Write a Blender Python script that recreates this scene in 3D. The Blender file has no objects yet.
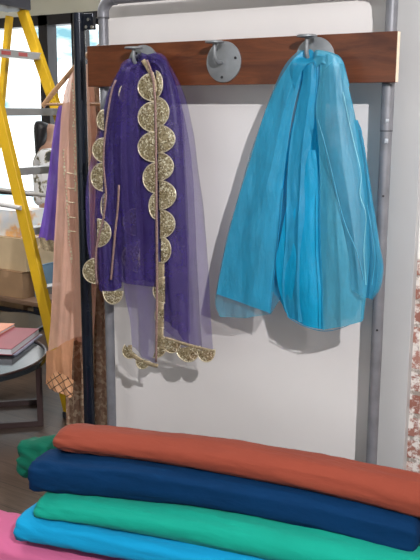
import bpy, math, random
from mathutils import Vector, Matrix, noise
random.seed(7)
sc = bpy.context.scene
COL = sc.collection
PI = math.pi

# ------------------------------------------------------------------ camera
FPX, PITCH, ROLL, YAW = 832.3, .2018, .0038, .5701
CP = Vector((2.004, -2.3176, 1.4733))
cp, sp, cy, sy = math.cos(PITCH), math.sin(PITCH), math.cos(YAW), math.sin(YAW)
FW = Vector((-sy*cp, cy*cp, -sp)); R0 = Vector((cy, sy, 0)); U0 = R0.cross(FW)
RT = math.cos(ROLL)*R0 + math.sin(ROLL)*U0
UP = -math.sin(ROLL)*R0 + math.cos(ROLL)*U0
cam = bpy.data.cameras.new('camera'); co = bpy.data.objects.new('camera', cam); COL.objects.link(co)
co.matrix_world = Matrix(((RT.x, UP.x, -FW.x, CP.x), (RT.y, UP.y, -FW.y, CP.y), (RT.z, UP.z, -FW.z, CP.z), (0, 0, 0, 1)))
cam.sensor_fit = 'VERTICAL'; cam.sensor_height = 24; cam.lens = FPX/560*24
cam.clip_start = .05
sc.camera = co

def ray(x, y): return FW + RT*((x-210)/FPX) - UP*((y-280)/FPX)
def at(x, y, Y=0.):                 # the point of the upright plane at depth Y seen at that pixel
    d = ray(x, y); return CP + d*((Y-CP.y)/d.y)
def atz(x, y, z):
    d = ray(x, y); return CP + d*((z-CP.z)/d.z)
def zrow(X, Y, py):                 # height on an upright line where it crosses a row
    lo, hi = -1., 3.
    for _ in range(40):
        m = (lo+hi)/2; d = Vector((X, Y, m))-CP
        y = 280-FPX*d.dot(UP)/d.dot(FW)
        if y > py: lo = m
        else: hi = m
    return lo

# ------------------------------------------------------------------ mesh helpers
class M:
    def __init__(s): s.v = []; s.f = []; s.mi = []; s.uv = None
    def add(s, vs, fs, mi=0):
        b = len(s.v); s.v += [tuple(v) for v in vs]
        s.f += [tuple(i+b for i in f) for f in fs]; s.mi += [mi]*len(fs)
    def box(s, a, b, mi=0):
        (x0, y0, z0), (x1, y1, z1) = a, b
        s.add([(x0,y0,z0),(x1,y0,z0),(x1,y1,z0),(x0,y1,z0),(x0,y0,z1),(x1,y0,z1),(x1,y1,z1),(x0,y1,z1)],
              [(0,3,2,1),(4,5,6,7),(0,1,5,4),(1,2,6,5),(2,3,7,6),(3,0,4,7)], mi)
    def obox(s, c, ax, ay, az, mi=0):      # centre + three half vectors
        c = Vector(c); vs = [c+ax*i+ay*j+az*k for k in (-1,1) for i, j in ((-1,-1),(1,-1),(1,1),(-1,1))]
        s.add(vs, [(0,3,2,1),(4,5,6,7),(0,1,5,4),(1,2,6,5),(2,3,7,6),(3,0,4,7)], mi)
    def grid(s, rows, close=False, mi=0):
        n = len(rows); m = len(rows[0]); vs = [p for r in rows for p in r]; fs = []
        for i in range(n-1):
            for j in range(m if close else m-1):
                fs.append((i*m+j, i*m+(j+1) % m, (i+1)*m+(j+1) % m, (i+1)*m+j))
        s.add(vs, fs, mi)
    def tube(s, path, r, n=16, cap=True, mi=0):
        path = [Vector(p) for p in path]; k = len(path)
        rr = r if isinstance(r, (list, tuple)) else [r]*k
        T = []
        for i in range(k):
            T.append((path[min(i+1, k-1)]-path[max(i-1, 0)]).normalized())
        ref = Vector((0,0,1)) if abs(T[0].z) < .9 else Vector((1,0,0))
        u = T[0].cross(ref).normalized(); rows = []
        for i in range(k):
            u = (u - T[i]*u.dot(T[i])).normalized(); w = T[i].cross(u)
            rows.append([path[i]+(u*math.cos(2*PI*j/n)+w*math.sin(2*PI*j/n))*rr[i] for j in range(n)])
        b = len(s.v); s.grid(rows, True, mi)
        if cap:
            s.f.append(tuple(b+j for j in range(n))[::-1]); s.mi.append(mi)
            s.f.append(tuple(b+(k-1)*n+j for j in range(n))); s.mi.append(mi)
    def build(s, name, mats, parent=None, smooth=True, bevel=0, subd=0, solid=0, angle=40):
        me = bpy.data.meshes.new(name); me.from_pydata(s.v, [], s.f); me.update()
        if not isinstance(mats, (list, tuple)): mats = [mats]
        for m in mats: me.materials.append(m)
        me.polygons.foreach_set('material_index', s.mi)
        me.polygons.foreach_set('use_smooth', [smooth]*len(me.polygons))
        if s.uv:
            l = me.uv_layers.new(name='UVMap')
            for lp in me.loops: l.data[lp.index].uv = s.uv[lp.vertex_index]
        if smooth and angle < 180:
            try: me.set_sharp_from_angle(angle=math.radians(angle))
            except Exception: pass
        o = bpy.data.objects.new(name, me); COL.objects.link(o)
        if parent: 
            o.parent = parent; o.matrix_parent_inverse = root_matrix(parent).inverted()
        if bevel:
            md = o.modifiers.new('bevel', 'BEVEL'); md.width = bevel; md.segments = 3; md.limit_method = 'ANGLE'
        if solid:
            md = o.modifiers.new('solid', 'SOLIDIFY'); md.thickness = solid; md.offset = 0
        if subd:
            md = o.modifiers.new('sub', 'SUBSURF'); md.levels = subd; md.render_levels = subd
        return o
def root_matrix(o):
    m = o.matrix_basis.copy()
    while o.parent:
        m = o.matrix_parent_inverse @ m if False else o.parent.matrix_basis @ o.matrix_parent_inverse @ m; o = o.parent
    return m
def tag(o, label=None, cat=None, group=None, kind=None):
    if label: o['label'] = label
    if cat: o['category'] = cat
    if group: o['group'] = group
    if kind: o['kind'] = kind
    return o
def thing(name, label, cat, loc, group=None):
    o = bpy.data.objects.new(name, None); COL.objects.link(o); o.location = loc; o.empty_display_size = .05
    return tag(o, label, cat, group)
def curve_pts(pts, n):              # smooth resample (Catmull-Rom) by arc length
    pts = [Vector(p) for p in pts]
    P = [2*pts[0]-pts[1]]+pts+[2*pts[-1]-pts[-2]]; d = []
    for i in range(1, len(P)-2):
        for k in range(12):
            t = k/12; a, b, c, e = P[i-1], P[i], P[i+1], P[i+2]
            d.append(.5*((2*b)+(c-a)*t+(2*a-5*b+4*c-e)*t*t+(3*b-a-3*c+e)*t**3))
    d.append(pts[-1]); L = [0]
    for i in range(1, len(d)): L.append(L[-1]+(d[i]-d[i-1]).length)
    out = []; j = 0
    for i in range(n):
        s_ = L[-1]*i/(n-1)
        while j < len(L)-2 and L[j+1] < s_: j += 1
        q = (s_-L[j])/max(1e-9, L[j+1]-L[j]); out.append(d[j].lerp(d[j+1], min(1, q)))
    return out

# ------------------------------------------------------------------ materials
class NT:
    def __init__(s, name):
        s.m = bpy.data.materials.new(name); s.m.use_nodes = True; s.t = s.m.node_tree; s.t.nodes.clear()
        s.out = s.n('ShaderNodeOutputMaterial')
    def n(s, typ, **k):
        o = s.t.nodes.new(typ)
        for a, b in k.items():
            if a.startswith('i_'):
                key = a[2:].replace('_', ' ')
                o.inputs[key].default_value = b
            else: setattr(o, a, b)
        return o
    def l(s, a, b): s.t.links.new(a, b)
    def ramp(s, fac, stops, interp='LINEAR'):
        r = s.n('ShaderNodeValToRGB'); cr = r.color_ramp; cr.interpolation = interp
        while len(cr.elements) > 1: cr.elements.remove(cr.elements[-1])
        cr.elements[0].position = stops[0][0]; cr.elements[0].color = (*stops[0][1], 1)
        for p, c in stops[1:]:
            e = cr.elements.new(p); e.color = (*c, 1)
        s.l(fac, r.inputs[0]); return r.outputs[0]
    def mix(s, fac, a, b, mode='MIX'):
        r = s.n('ShaderNodeMix', data_type='RGBA', blend_type=mode)
        if isinstance(fac, float): r.inputs[0].default_value = fac
        else: s.l(fac, r.inputs[0])
        for k, v in ((6, a), (7, b)):
            if isinstance(v, tuple): r.inputs[k].default_value = (*v, 1)
            else: s.l(v, r.inputs[k])
        return r.outputs[2]
    def coord(s, scale=(1,1,1), kind='Object'):
        c = s.n('ShaderNodeTexCoord'); mp = s.n('ShaderNodeMapping'); s.l(c.outputs[kind], mp.inputs[0]); mp.inputs['Scale'].default_value = scale
        return mp.outputs[0]
    def noise(s, vec, scale=5., detail=4., rough=.5, dist=0.):
        r = s.n('ShaderNodeTexNoise'); s.l(vec, r.inputs['Vector'])
        r.inputs['Scale'].default_value = scale; r.inputs['Detail'].default_value = detail
        r.inputs['Roughness'].default_value = rough; r.inputs['Distortion'].default_value = dist
        return r.outputs[0]
    def bump(s, h, strength=.3, dist=.01):
        r = s.n('ShaderNodeBump'); s.l(h, r.inputs['Height']); r.inputs['Strength'].default_value = strength; r.inputs['Distance'].default_value = dist
        return r.outputs[0]
    def principled(s, col, rough=.5, metal=0., normal=None, **k):
        p = s.n('ShaderNodeBsdfPrincipled')
        if isinstance(col, tuple): p.inputs['Base Color'].default_value = (*col, 1)
        else: s.l(col, p.inputs['Base Color'])
        if isinstance(rough, (int, float)): p.inputs['Roughness'].default_value = rough
        else: s.l(rough, p.inputs['Roughness'])
        p.inputs['Metallic'].default_value = metal
        if normal: s.l(normal, p.inputs['Normal'])
        for a, b in k.items(): p.inputs[a.replace('_', ' ')].default_value = b
        s.l(p.outputs[0], s.out.inputs[0]); return p

def simple(name, col, rough=.5, metal=0., var=.12, scale=6., bump=.0, bscale=60., **k):
    t = NT(name); v = t.coord(); n = t.noise(v, scale)
    dark = tuple(c*(1-var) for c in col); lite = tuple(min(1, c*(1+var)) for c in col)
    c = t.ramp(n, [(.3, dark), (.7, lite)])
    nm = t.bump(t.noise(v, bscale, 3.), bump, .004) if bump else None
    t.principled(c, rough, metal, nm, **k); return t.m

def wood(name, c1, c2, rough=.3, scale=(1.2, 9, 14), k=1.):
    t = NT(name); v = t.coord(scale)
    n = t.noise(v, 1.6*k, 8., .62, 1.4); n2 = t.noise(t.coord((scale[0]*3, scale[1]*9, scale[2]*9)), 2.5, 4., .6)
    c = t.ramp(n, [(.28, c1), (.5, tuple((a+b)/2 for a, b in zip(c1, c2))), (.72, c2)])
    c = t.mix(t.ramp(n2, [(.3, (0,0,0)), (.8, (.45,.45,.45))]), c, c1)
    t.principled(c, rough, 0, t.bump(n2, .08, .002)); return t.m

def sheer(name, col, alpha=.8, trans=.35, rough=.5, var=.25, gloss=.06, stripe=60.):
    t = NT(name); v = t.coord()
    n = t.noise(v, 7., 5., .6, .6)
    c = t.ramp(n, [(.3, tuple(x*(1-var) for x in col)), (.7, tuple(min(1, x*(1+var)) for x in col))])
    weave = t.noise(t.coord((1, 1, 1)), 26., 6., .65, .4)
    nm = t.bump(t.noise(t.coord((5, 5, 1.2)), 9., 5., .6, .3), .35, .02)
    d = t.n('ShaderNodeBsdfDiffuse'); t.l(c, d.inputs[0]); t.l(nm, d.inputs['Normal'])
    tr = t.n('ShaderNodeBsdfTranslucent'); t.l(c, tr.inputs[0]); t.l(nm, tr.inputs['Normal'])
    mx = t.n('ShaderNodeMixShader'); mx.inputs[0].default_value = trans; t.l(d.outputs[0], mx.inputs[1]); t.l(tr.outputs[0], mx.inputs[2])
    g = t.n('ShaderNodeBsdfGlossy'); g.inputs['Roughness'].default_value = rough; t.l(nm, g.inputs['Normal'])
    t.l(t.mix(.6, c, (1., 1., 1.)), g.inputs[0])
    mg = t.n('ShaderNodeMixShader'); mg.inputs[0].default_value = gloss; t.l(mx.outputs[0], mg.inputs[1]); t.l(g.outputs[0], mg.inputs[2])
    tp = t.n('ShaderNodeBsdfTransparent'); mt = t.n('ShaderNodeMixShader')
    an = t.ramp(weave, [(.3, (max(0, alpha-.03),)*3), (.7, (min(1, alpha+.02),)*3)])
    t.l(an, mt.inputs[0]); t.l(tp.outputs[0], mt.inputs[1]); t.l(mg.outputs[0], mt.inputs[2]); t.l(mt.outputs[0], t.out.inputs[0])
    return t.m

def sequins(name, c1, c2, scale=260.):
    t = NT(name); v = t.coord()
    vo = t.n('ShaderNodeTexVoronoi'); t.l(v, vo.inputs['Vector']); vo.inputs['Scale'].default_value = scale
    sep = t.n('ShaderNodeSeparateColor'); t.l(vo.outputs['Color'], sep.inputs[0])
    c = t.ramp(sep.outputs[0], [(.0, c1), (.45, c2), (.78, c2), (.86, (.95, .90, .72))])  # the palest cells paint glints into the sequin colour
    n = t.noise(v, 70., 4.)
    t.principled(c, .28, .55, t.bump(sep.outputs[1], 1., .008)); return t.m

MAT = {}
def mats():
    # painted wall
    t = NT('white_wall_paint'); v = t.coord(); n = t.noise(v, 2.2, 5.)
    t.principled(t.ramp(n, [(.3, (.70,.675,.67)), (.7, (.745,.72,.715))]), .6, 0, t.bump(t.noise(v, 45., 4.), .06, .003)); MAT['wall'] = t.m
    t = NT('grey_white_trim'); v = t.coord(); n = t.noise(v, 2.5, 4.)  # one even grey, darker than the white wall
    t.principled(t.ramp(n, [(.3, (.44,.445,.455)), (.7, (.49,.49,.495))]), .5, 0, t.bump(t.noise(v, 45., 4.), .06, .003)); MAT['trim'] = t.m
    t = NT('cream_plaster'); v = t.coord(); t.principled(t.ramp(t.noise(v, 2.), [(.3, (.62,.60,.50)), (.7, (.68,.66,.56))]), .8); MAT['cream'] = t.m
    MAT['ceil'] = simple('ceiling_paint', (.72,.71,.68), .9, var=.04)
    # worn whitewashed brick
    t = NT('whitewashed_brick'); c = t.n('ShaderNodeTexCoord'); sx = t.n('ShaderNodeSeparateXYZ'); t.l(c.outputs['Object'], sx.inputs[0])
    cb = t.n('ShaderNodeCombineXYZ'); t.l(sx.outputs[0], cb.inputs[0]); t.l(sx.outputs[2], cb.inputs[1])
    nz = t.noise(c.outputs['Object'], 14., 5., .6)
    br = t.n('ShaderNodeTexBrick'); wv = t.n('ShaderNodeVectorMath', operation='ADD'); sc_ = t.n('ShaderNodeVectorMath', operation='SCALE')
    nn = t.n('ShaderNodeTexNoise'); t.l(c.outputs['Object'], nn.inputs[0]); nn.inputs['Scale'].default_value = 20.
    t.l(nn.outputs['Color'], sc_.inputs[0]); sc_.inputs['Scale'].default_value = .012
    t.l(cb.outputs[0], wv.inputs[0]); t.l(sc_.outputs[0], wv.inputs[1]); t.l(wv.outputs[0], br.inputs['Vector'])
    br.inputs['Scale'].default_value = 1.; br.inputs['Brick Width'].default_value = .21; br.inputs['Row Height'].default_value = .075
    br.inputs['Mortar Size'].default_value = .008; br.inputs['Color1'].default_value = (.26,.10,.075,1); br.inputs['Color2'].default_value = (.40,.20,.16,1); br.inputs['Mortar'].default_value = (.30,.26,.23,1)
    wn = t.noise(c.outputs['Object'], 32., 6., .7)
    white = t.ramp(wn, [(.465, (0,0,0)), (.56, (1,1,1))])
    col = t.mix(white, br.outputs['Color'], (.72,.68,.65))
    # plaster still covers the upper wall, down to a ragged edge
    mz = t.n('ShaderNodeMath', operation='MULTIPLY_ADD'); t.l(nz, mz.inputs[0]); mz.inputs[1].default_value = .5; t.l(sx.outputs[2], mz.inputs[2])
    pl = t.ramp(mz.outputs[0], [(1.19, (0,0,0)), (1.22, (1,1,1))])
    mr = t.n('ShaderNodeMapRange'); t.l(mz.outputs[0], mr.inputs[0]); mr.inputs[1].default_value = 1.25; mr.inputs[2].default_value = 1.29
    col = t.mix(mr.outputs[0], col, (.80,.78,.76))
    hb = t.n('ShaderNodeMath', operation='MAXIMUM'); t.l(mr.outputs[0], hb.inputs[0])
    inv = t.n('ShaderNodeMath', operation='MULTIPLY_ADD'); t.l(br.outputs['Fac'], inv.inputs[0]); inv.inputs[1].default_value = -.6; inv.inputs[2].default_value = .6
    t.l(inv.outputs[0], hb.inputs[1])
    t.principled(col, .9, 0, t.bump(hb.outputs[0], .8, .01)); MAT['brick'] = t.m
    # dark plank floor
    t = NT('dark_plank_floor'); v = t.coord()
    mp = t.n('ShaderNodeMapping'); t.l(v, mp.inputs[0]); mp.inputs['Rotation'].default_value = (0,0,.0)
    br = t.n('ShaderNodeTexBrick'); t.l(mp.outputs[0], br.inputs['Vector']); br.inputs['Scale'].default_value = 1.
    br.inputs['Brick Width'].default_value = 1.3; br.inputs['Row Height'].default_value = .14; br.inputs['Mortar Size'].default_value = .0022
    br.inputs['Color1'].default_value = (.085,.052,.038,1); br.inputs['Color2'].default_value = (.125,.088,.068,1); br.inputs['Mortar'].default_value = (.02,.014,.012,1)
    g = t.noise(t.coord((2, 22, 10)), 2., 8., .65, 1.)
    col = t.mix(t.ramp(g, [(.35, (.75,.75,.75)), (.65, (.0,.0,.0))]), br.outputs['Color'], (.045,.03,.024))
    t.principled(col, .32, 0, t.bump(g, .12, .003), Specular_IOR_Level=.35); MAT['floor'] = t.m
    MAT['board'] = wood('polished_redwood', (.045,.012,.006), (.20,.062,.022), .3, (1.6, 8, 9))
    MAT['boardend'] = simple('painted_lit_end', (.86,.72,.55), .5, var=.1, scale=60)  # pale colour paints the light falling on the board's right end
    MAT['pipe'] = simple('grey_galvanised_pipe', (.21,.215,.24), .45, .35, var=.16, scale=18., bump=.1, bscale=150.)
    MAT['pipejoint'] = simple('dark_pipe_joint', (.07,.07,.08), .5, .3)
    MAT['hook'] = simple('grey_painted_cast_iron', (.22,.235,.25), .45, .25, var=.1, scale=30, bump=.1)
    MAT['screw'] = simple('dark_screw_head', (.03,.03,.035), .4, .6)
    MAT['sticker'] = simple('pale_sticker', (.42,.45,.5), .6, var=.3, scale=300)
    MAT['purple'] = sheer('purple_chiffon', (.050,.029,.19), .74, .3, .45, .18, .05)
    MAT['purple_fine'] = sheer('purple_chiffon_fine', (.10,.062,.29), .46, .3, .45, .15, .05)
    MAT['blue'] = sheer('turquoise_chiffon', (.022,.37,.62), .92, .38, .42, .12, .06)
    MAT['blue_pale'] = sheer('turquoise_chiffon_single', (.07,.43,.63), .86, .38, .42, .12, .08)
    MAT['glint'] = sheer('painted_crease_glint', (.30,.66,.76), .8, .3)  # pale colour for a highlight painted along a crinkle
    MAT['blue_deep'] = sheer('turquoise_chiffon_layered', (.0,.40,.70), .97, .35, .42, .12, .05)
    MAT['blue_fine'] = sheer('turquoise_chiffon_fine', (.06,.36,.54), .52, .35, .42, .16, .08)
    MAT['gold'] = sequins('gold_sequins', (.17,.12,.055), (.50,.42,.26), 230.)
    MAT['rim'] = simple('pale_gold_cord', (.78,.70,.52), .35, .6, var=.25, scale=200)
    MAT['hem'] = simple('dull_gold_lace', (.46,.37,.24), .5, .5, var=.35, scale=160, bump=.5, bscale=300)
    MAT['braid'] = simple('copper_braid', (.34,.22,.20), .5, .4, var=.5, scale=260, bump=.5, bscale=400)
    MAT['black'] = simple('glossy_black_metal', (.010,.014,.025), .22, .3, var=.2)
    MAT['chrome'] = simple('bright_chrome', (.8,.8,.82), .15, 1.)
    MAT['hanger'] = wood('pale_hanger_wood', (.36,.20,.10), (.55,.34,.20), .4, (8, 8, 30))
    MAT['peach'] = sheer('peach_net', (.80,.49,.37), .92, .3, .5, .10, .08)
    MAT['peachband'] = None
    t = NT('checked_gold_border'); v = t.coord(); c = t.n('ShaderNodeTexCoord'); mp = t.n('ShaderNodeMapping'); t.l(c.outputs['Object'], mp.inputs[0]); mp.inputs['Rotation'].default_value = (0, .6, 0)
    sx = t.n('ShaderNodeSeparateXYZ'); t.l(mp.outputs[0], sx.inputs[0]); cb = t.n('ShaderNodeCombineXYZ'); t.l(sx.outputs[0], cb.inputs[0]); t.l(sx.outputs[2], cb.inputs[1])
    br = t.n('ShaderNodeTexBrick'); t.l(cb.outputs[0], br.inputs[0]); br.offset = 0.; br.inputs['Scale'].default_value = 1.; br.inputs['Brick Width'].default_value = .032; br.inputs['Row Height'].default_value = .032
    br.inputs['Mortar Size'].default_value = .0022; br.inputs['Color1'].default_value = (.72,.36,.18,1); br.inputs['Color2'].default_value = (.80,.44,.25,1); br.inputs['Mortar'].default_value = (.10,.05,.03,1)
    t.principled(br.outputs[0], .5, .1); MAT['check'] = t.m
    MAT['orange'] = sheer('orange_satin_border', (.72,.36,.20), .95, .3, .4, .12, .1)
    MAT['kurta'] = sheer('violet_silk', (.18,.09,.50), .97, .2, .4, .15, .08)
    t = NT('brown_brocade'); v = t.coord(); vo = t.n('ShaderNodeTexVoronoi'); t.l(v, vo.inputs[0]); vo.inputs['Scale'].default_value = 70.
    sep = t.n('ShaderNodeSeparateColor'); t.l(vo.outputs['Color'], sep.inputs[0])
    t.principled(t.ramp(sep.outputs[0], [(.0, (.27,.16,.11)), (.55, (.36,.23,.16)), (.9, (.55,.42,.30))]), .5, .2, t.bump(sep.outputs[1], .5, .004)); MAT['brocade'] = t.m
    MAT['yellow'] = simple('yellow_fibreglass', (.70,.43,.015), .42, var=.08, scale=9, bump=.05)
    MAT['alu'] = simple('brushed_aluminium', (.62,.63,.66), .35, .6, var=.08)
    MAT['cap'] = simple('dark_plastic_cap', (.035,.035,.05), .5)
    MAT['capgrey'] = simple('grey_plastic_tray', (.52,.52,.53), .5)
    MAT['red'] = simple('red_sticker', (.6,.12,.12), .5)
    MAT['winframe'] = simple('dark_window_frame', (.018,.015,.018), .4, .1)
    MAT['tabletop'] = simple('glossy_black_tabletop', (.022,.027,.032), .12, 0., var=.1, Specular_IOR_Level=.22)
    MAT['tableleg'] = simple('dark_brown_table_frame', (.035,.018,.018), .35)
    MAT['maroon'] = simple('maroon_cover', (.27,.04,.06), .4, var=.08)
    MAT['pages'] = simple('white_pages', (.78,.78,.84), .7, var=.06, scale=200)
    MAT['orangecover'] = simple('orange_cover', (.70,.27,.15), .4, var=.1)
    MAT['lilac'] = simple('lilac_cover', (.42,.42,.56), .4, var=.1)
    MAT['card'] = simple('brown_cardboard', (.40,.25,.145), .85, var=.1, bump=.08)
    MAT['cardlight'] = simple('pale_cardboard', (.58,.44,.28), .85, var=.1)
    MAT['tape'] = simple('pale_packing_tape', (.72,.66,.55), .3)
    MAT['bluebox'] = simple('blue_grey_box', (.17,.29,.42), .7, var=.1)
    t = NT('printed_pastel_paper'); v = t.coord(); n = t.noise(v, 9., 2.)
    t.principled(t.ramp(n, [(.35, (.75,.78,.85)), (.5, (.86,.80,.76)), (.6, (.85,.45,.16)), (.7, (.5,.45,.75))]), .4); MAT['print'] = t.m
    MAT['shelfwood'] = wood('brown_shelf_board', (.16,.09,.06), (.30,.19,.13), .4)
    MAT['skin'] = simple('skin', (.42,.24,.17), .5, var=.05)
    MAT['hair'] = simple('black_hair', (.012,.011,.014), .4, bump=.4, bscale=120)
    MAT['eye'] = simple('dark_eye', (.02,.015,.012), .2); MAT['lip'] = simple('lip', (.35,.12,.1), .5)
    t = NT('floral_white_blouse'); v = t.coord(); n = t.noise(v, 13., 3., .6)
    t.principled(t.ramp(n, [(.34, (.05,.055,.05)), (.40, (.35,.32,.24)), (.45, (.80,.81,.85)), (1, (.84,.85,.88))]), .8); MAT['floral'] = t.m
    MAT['trouser'] = simple('black_trousers', (.015,.017,.02), .7)
    def cloth(name, c, var=.06, sheen=.25, bs=900.):
        t = NT(name); v = t.coord(); n = t.noise(v, 4.)
        col = t.ramp(n, [(.3, tuple(x*(1-var) for x in c)), (.7, tuple(min(1, x*(1+var)) for x in c))])
        a = t.noise(v, bs, 2.); b = t.noise(t.coord((2.2, 9, 9)), 3., 4., .55, .5)
        bp = t.n('ShaderNodeBump'); bp.inputs['Strength'].default_value = .25; bp.inputs['Distance'].default_value = .02; t.l(b, bp.inputs['Height'])
        b2 = t.n('ShaderNodeBump'); b2.inputs['Strength'].default_value = .1; b2.inputs['Distance'].default_value = .001; t.l(a, b2.inputs['Height']); t.l(bp.outputs[0], b2.inputs['Normal'])
        p = t.principled(col, .85, 0, b2.outputs[0]); p.inputs['Sheen Weight'].default_value = sheen*.2; p.inputs['Specular IOR Level'].default_value = .12; return t.m
    MAT['b_coral'] = cloth('coral_cotton', (.27,.058,.035))
    MAT['b_navy'] = cloth('navy_cotton', (.001,.028,.095), .1, .04)
    MAT['b_green'] = cloth('deep_green_satin', (.003,.10,.062), .15)
    MAT['b_teal'] = cloth('sea_green_cotton', (.006,.32,.235))
    MAT['b_cyan'] = cloth('cyan_cotton', (.005,.30,.58))
    MAT['b_pink'] = cloth('pink_cotton', (.56,.13,.27))
    g = NT('clear_glass'); tp = g.n('ShaderNodeBsdfTransparent'); gl = g.n('ShaderNodeBsdfGlossy'); gl.inputs['Roughness'].default_value = .02
    mx = g.n('ShaderNodeMixShader'); mx.inputs[0].default_value = .04; g.l(tp.outputs[0], mx.inputs[1]); g.l(gl.outputs[0], mx.inputs[2]); g.l(mx.outputs[0], g.out.inputs[0]); MAT['glass'] = g.m
mats()

# ------------------------------------------------------------------ world (bright hazy sky)
w = bpy.data.worlds.new('sky'); sc.world = w; w.use_nodes = True; nt = w.node_tree; nt.nodes.clear()
wo = nt.nodes.new('ShaderNodeOutputWorld'); bg = nt.nodes.new('ShaderNodeBackground'); nt.links.new(bg.outputs[0], wo.inputs[0])
tc = nt.nodes.new('ShaderNodeTexCoord'); nz = nt.nodes.new('ShaderNodeTexNoise'); mp = nt.nodes.new('ShaderNodeMapping')
mp.inputs['Scale'].default_value = (1, 1, 3.2)
nt.links.new(tc.outputs['Generated'], mp.inputs[0]); nt.links.new(mp.outputs[0], nz.inputs[0]); nz.inputs['Scale'].default_value = 9; nz.inputs['Detail'].default_value = 5
cr = nt.nodes.new('ShaderNodeValToRGB'); nt.links.new(nz.outputs[0], cr.inputs[0])
cr.color_ramp.elements[0].position = .36; cr.color_ramp.elements[0].color = (.10,.22,.26,1)
cr.color_ramp.elements[1].position = .56; cr.color_ramp.elements[1].color = (1,1,1,1)
nt.links.new(cr.outputs[0], bg.inputs[0]); bg.inputs[1].default_value = 3.6

# ------------------------------------------------------------------ the room
def struct(name, m, mat, smooth=False, bevel=0):
    o = m.build(name, mat, None, smooth, bevel); o['kind'] = 'structure'; return o
CEIL = 2.75; YB = 2.5; XL, XR, YF = -5.2, 3.9, -4.6
m = M(); m.box((XL-.1, YF-.1, -.1), (XR+.1, YB+.15, 0)); struct('floor', m, MAT['floor'])
m = M(); m.box((XL-.1, YF-.1, CEIL), (XR+.1, YB+.15, CEIL+.1)); struct('ceiling', m, MAT['ceil'])
m = M(); m.box((XL-.1, YF, 0), (XL, YB, CEIL)); struct('wall_left', m, MAT['cream'])
m = M(); m.box((XR, YF, 0), (XR+.1, YB, CEIL)); struct('wall_right', m, MAT['cream'])
m = M(); m.box((XL-.1, YF-.1, 0), (XR+.1, YF, CEIL)); struct('wall_front', m, MAT['cream'])
# back wall with two big windows, header at row ~18
p = at(25, 17, YB); ZH = p.z
xm = at(46.5, 60, YB).x                       # mullion
x_end = -.6; x_start = -4.9; ZS = .42
m = M(); m.box((XL, YB, ZH), (XR, YB+.12, CEIL)); m.box((XL, YB, 0), (XR, YB+.12, ZS))
m.box((XL, YB, ZS), (x_start, YB+.12, ZH)); m.box((x_end, YB, ZS), (XR, YB+.12, ZH))
struct('wall_back', m, MAT['cream'])
def window(n, x0, x1, transom):
    fr = M(); a = .045
    y0, y1 = YB-.03, YB+.07
    fr.box((x0, y0, ZH-.075), (x1, y1, ZH)); fr.box((x0, y0, ZS), (x1, y1, ZS+.06))
    fr.box((x0, y0, ZS), (x0+a, y1, ZH)); fr.box((x1-a, y0, ZS), (x1, y1, ZH))
    o = struct('window_%d' % n, fr, MAT['winframe'])
    if transom:
        r = M(); r.box((x0+a, y0+.02, transom-.02), (x1-a, y1-.02, transom+.02)); r.build('transom_bar', MAT['winframe'], o, False)
    g = M(); g.box((x0+a, YB+.02, ZS+.05), (x1-a, YB+.026, ZH-.07)); g.build('pane', MAT['glass'], o, False)
    return o
zt = at(20, 193, YB).z
window(1, x_start, xm, zt)
window(2, xm, at(79, 50, YB).x, 0)
window(3, at(79, 50, YB).x, x_end, 0)

# display wall right behind the pipe frame, pilaster, brick
WY = .135
xl = at(106, 200, WY).x
xp = at(379.5, 160, .12).x
xq = at(411, 320, .12).x
m = M(); m.box((xl, WY, 0), (xp+.05, WY+.12, CEIL)); struct('wall_middle', m, MAT['wall'])
m = M(); m.box((xp, .12, 0), (xq, WY+.12, CEIL)); struct('trim_1', m, MAT['trim'], bevel=.002)
m = M(); m.box((xq, .15, 0), (XR, .30, CEIL)); struct('wall_brick', m, MAT['brick'])

# ------------------------------------------------------------------ pipe frame
PY = .041; PR = .0175
xa, xb, zt_ = .043, 1.1022, at(150, -4, PY).z
fr = thing('pipe_frame', 'tall grey metal pipe frame standing in front of the white wall', 'frame', ((xa+xb)/2, PY, 0))
Rb = zt_-zrow(.043, PY-PR, 18)-.016
def elbow(cx, sgn):
    pts = [Vector((cx, PY, zt_-Rb-.012))]
    for k in range(13):
        a = PI/2*k/12
        pts.append(Vector((cx+sgn*Rb*(1-math.cos(a)), PY, zt_-Rb+Rb*math.sin(a))))
    pts.append(Vector((cx+sgn*(Rb+.012), PY, zt_)))
    m = M(); m.tube(pts, PR+.003, 24); m.build('elbow', MAT['pipe'], fr)
for x, s in ((xa, 1), (xb, -1)):
    m = M(); m.tube([(x, PY, .004), (x, PY, zt_-Rb)], PR, 24); up = m.build('upright', MAT['pipe'], fr)
    m = M(); m.tube([(x, PY, 0), (x, PY, .008)], .05, 24); m.tube([(x, PY, .008), (x, PY, .03)], .024, 24); m.build('floor_flange', MAT['pipe'], fr)
    elbow(x, s)
    m = M(); m.tube([(x, PY, zt_-Rb-.017), (x, PY, zt_-Rb-.012)], PR+.0035, 24); m.build('joint_ring', MAT['pipejoint'], fr)
m = M(); m.tube([(xa+Rb, PY, zt_), (xb-Rb, PY, zt_)], PR, 24); m.build('top_rail', MAT['pipe'], fr)
zc = zrow(xb, PY-PR, 131)
m = M(); m.tube([(xb, PY, zc-.002), (xb, PY, zc+.002)], PR+.001, 24); m.build('joint_ring', MAT['pipejoint'], fr)
m = M(); m.tube([(xb, PY, zc+.002), (xb, PY, zc+.16)], PR+.0012, 24); m.build('sleeve', MAT['pipe'], fr)
def patch(z, h, w_, mat, nm):   # small curved sticker on the pipe
    m = M(); rows = []
    for i in range(2):
        rows.append([Vector((xb+(PR+.0018)*math.sin(a), PY-(PR+.0018)*math.cos(a), z+(i-.5)*h)) for a in [.45+w_*(k/6-.5) for k in range(7)]])
    m.grid(rows); m.build(nm, mat, fr, solid=.0006)
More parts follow.
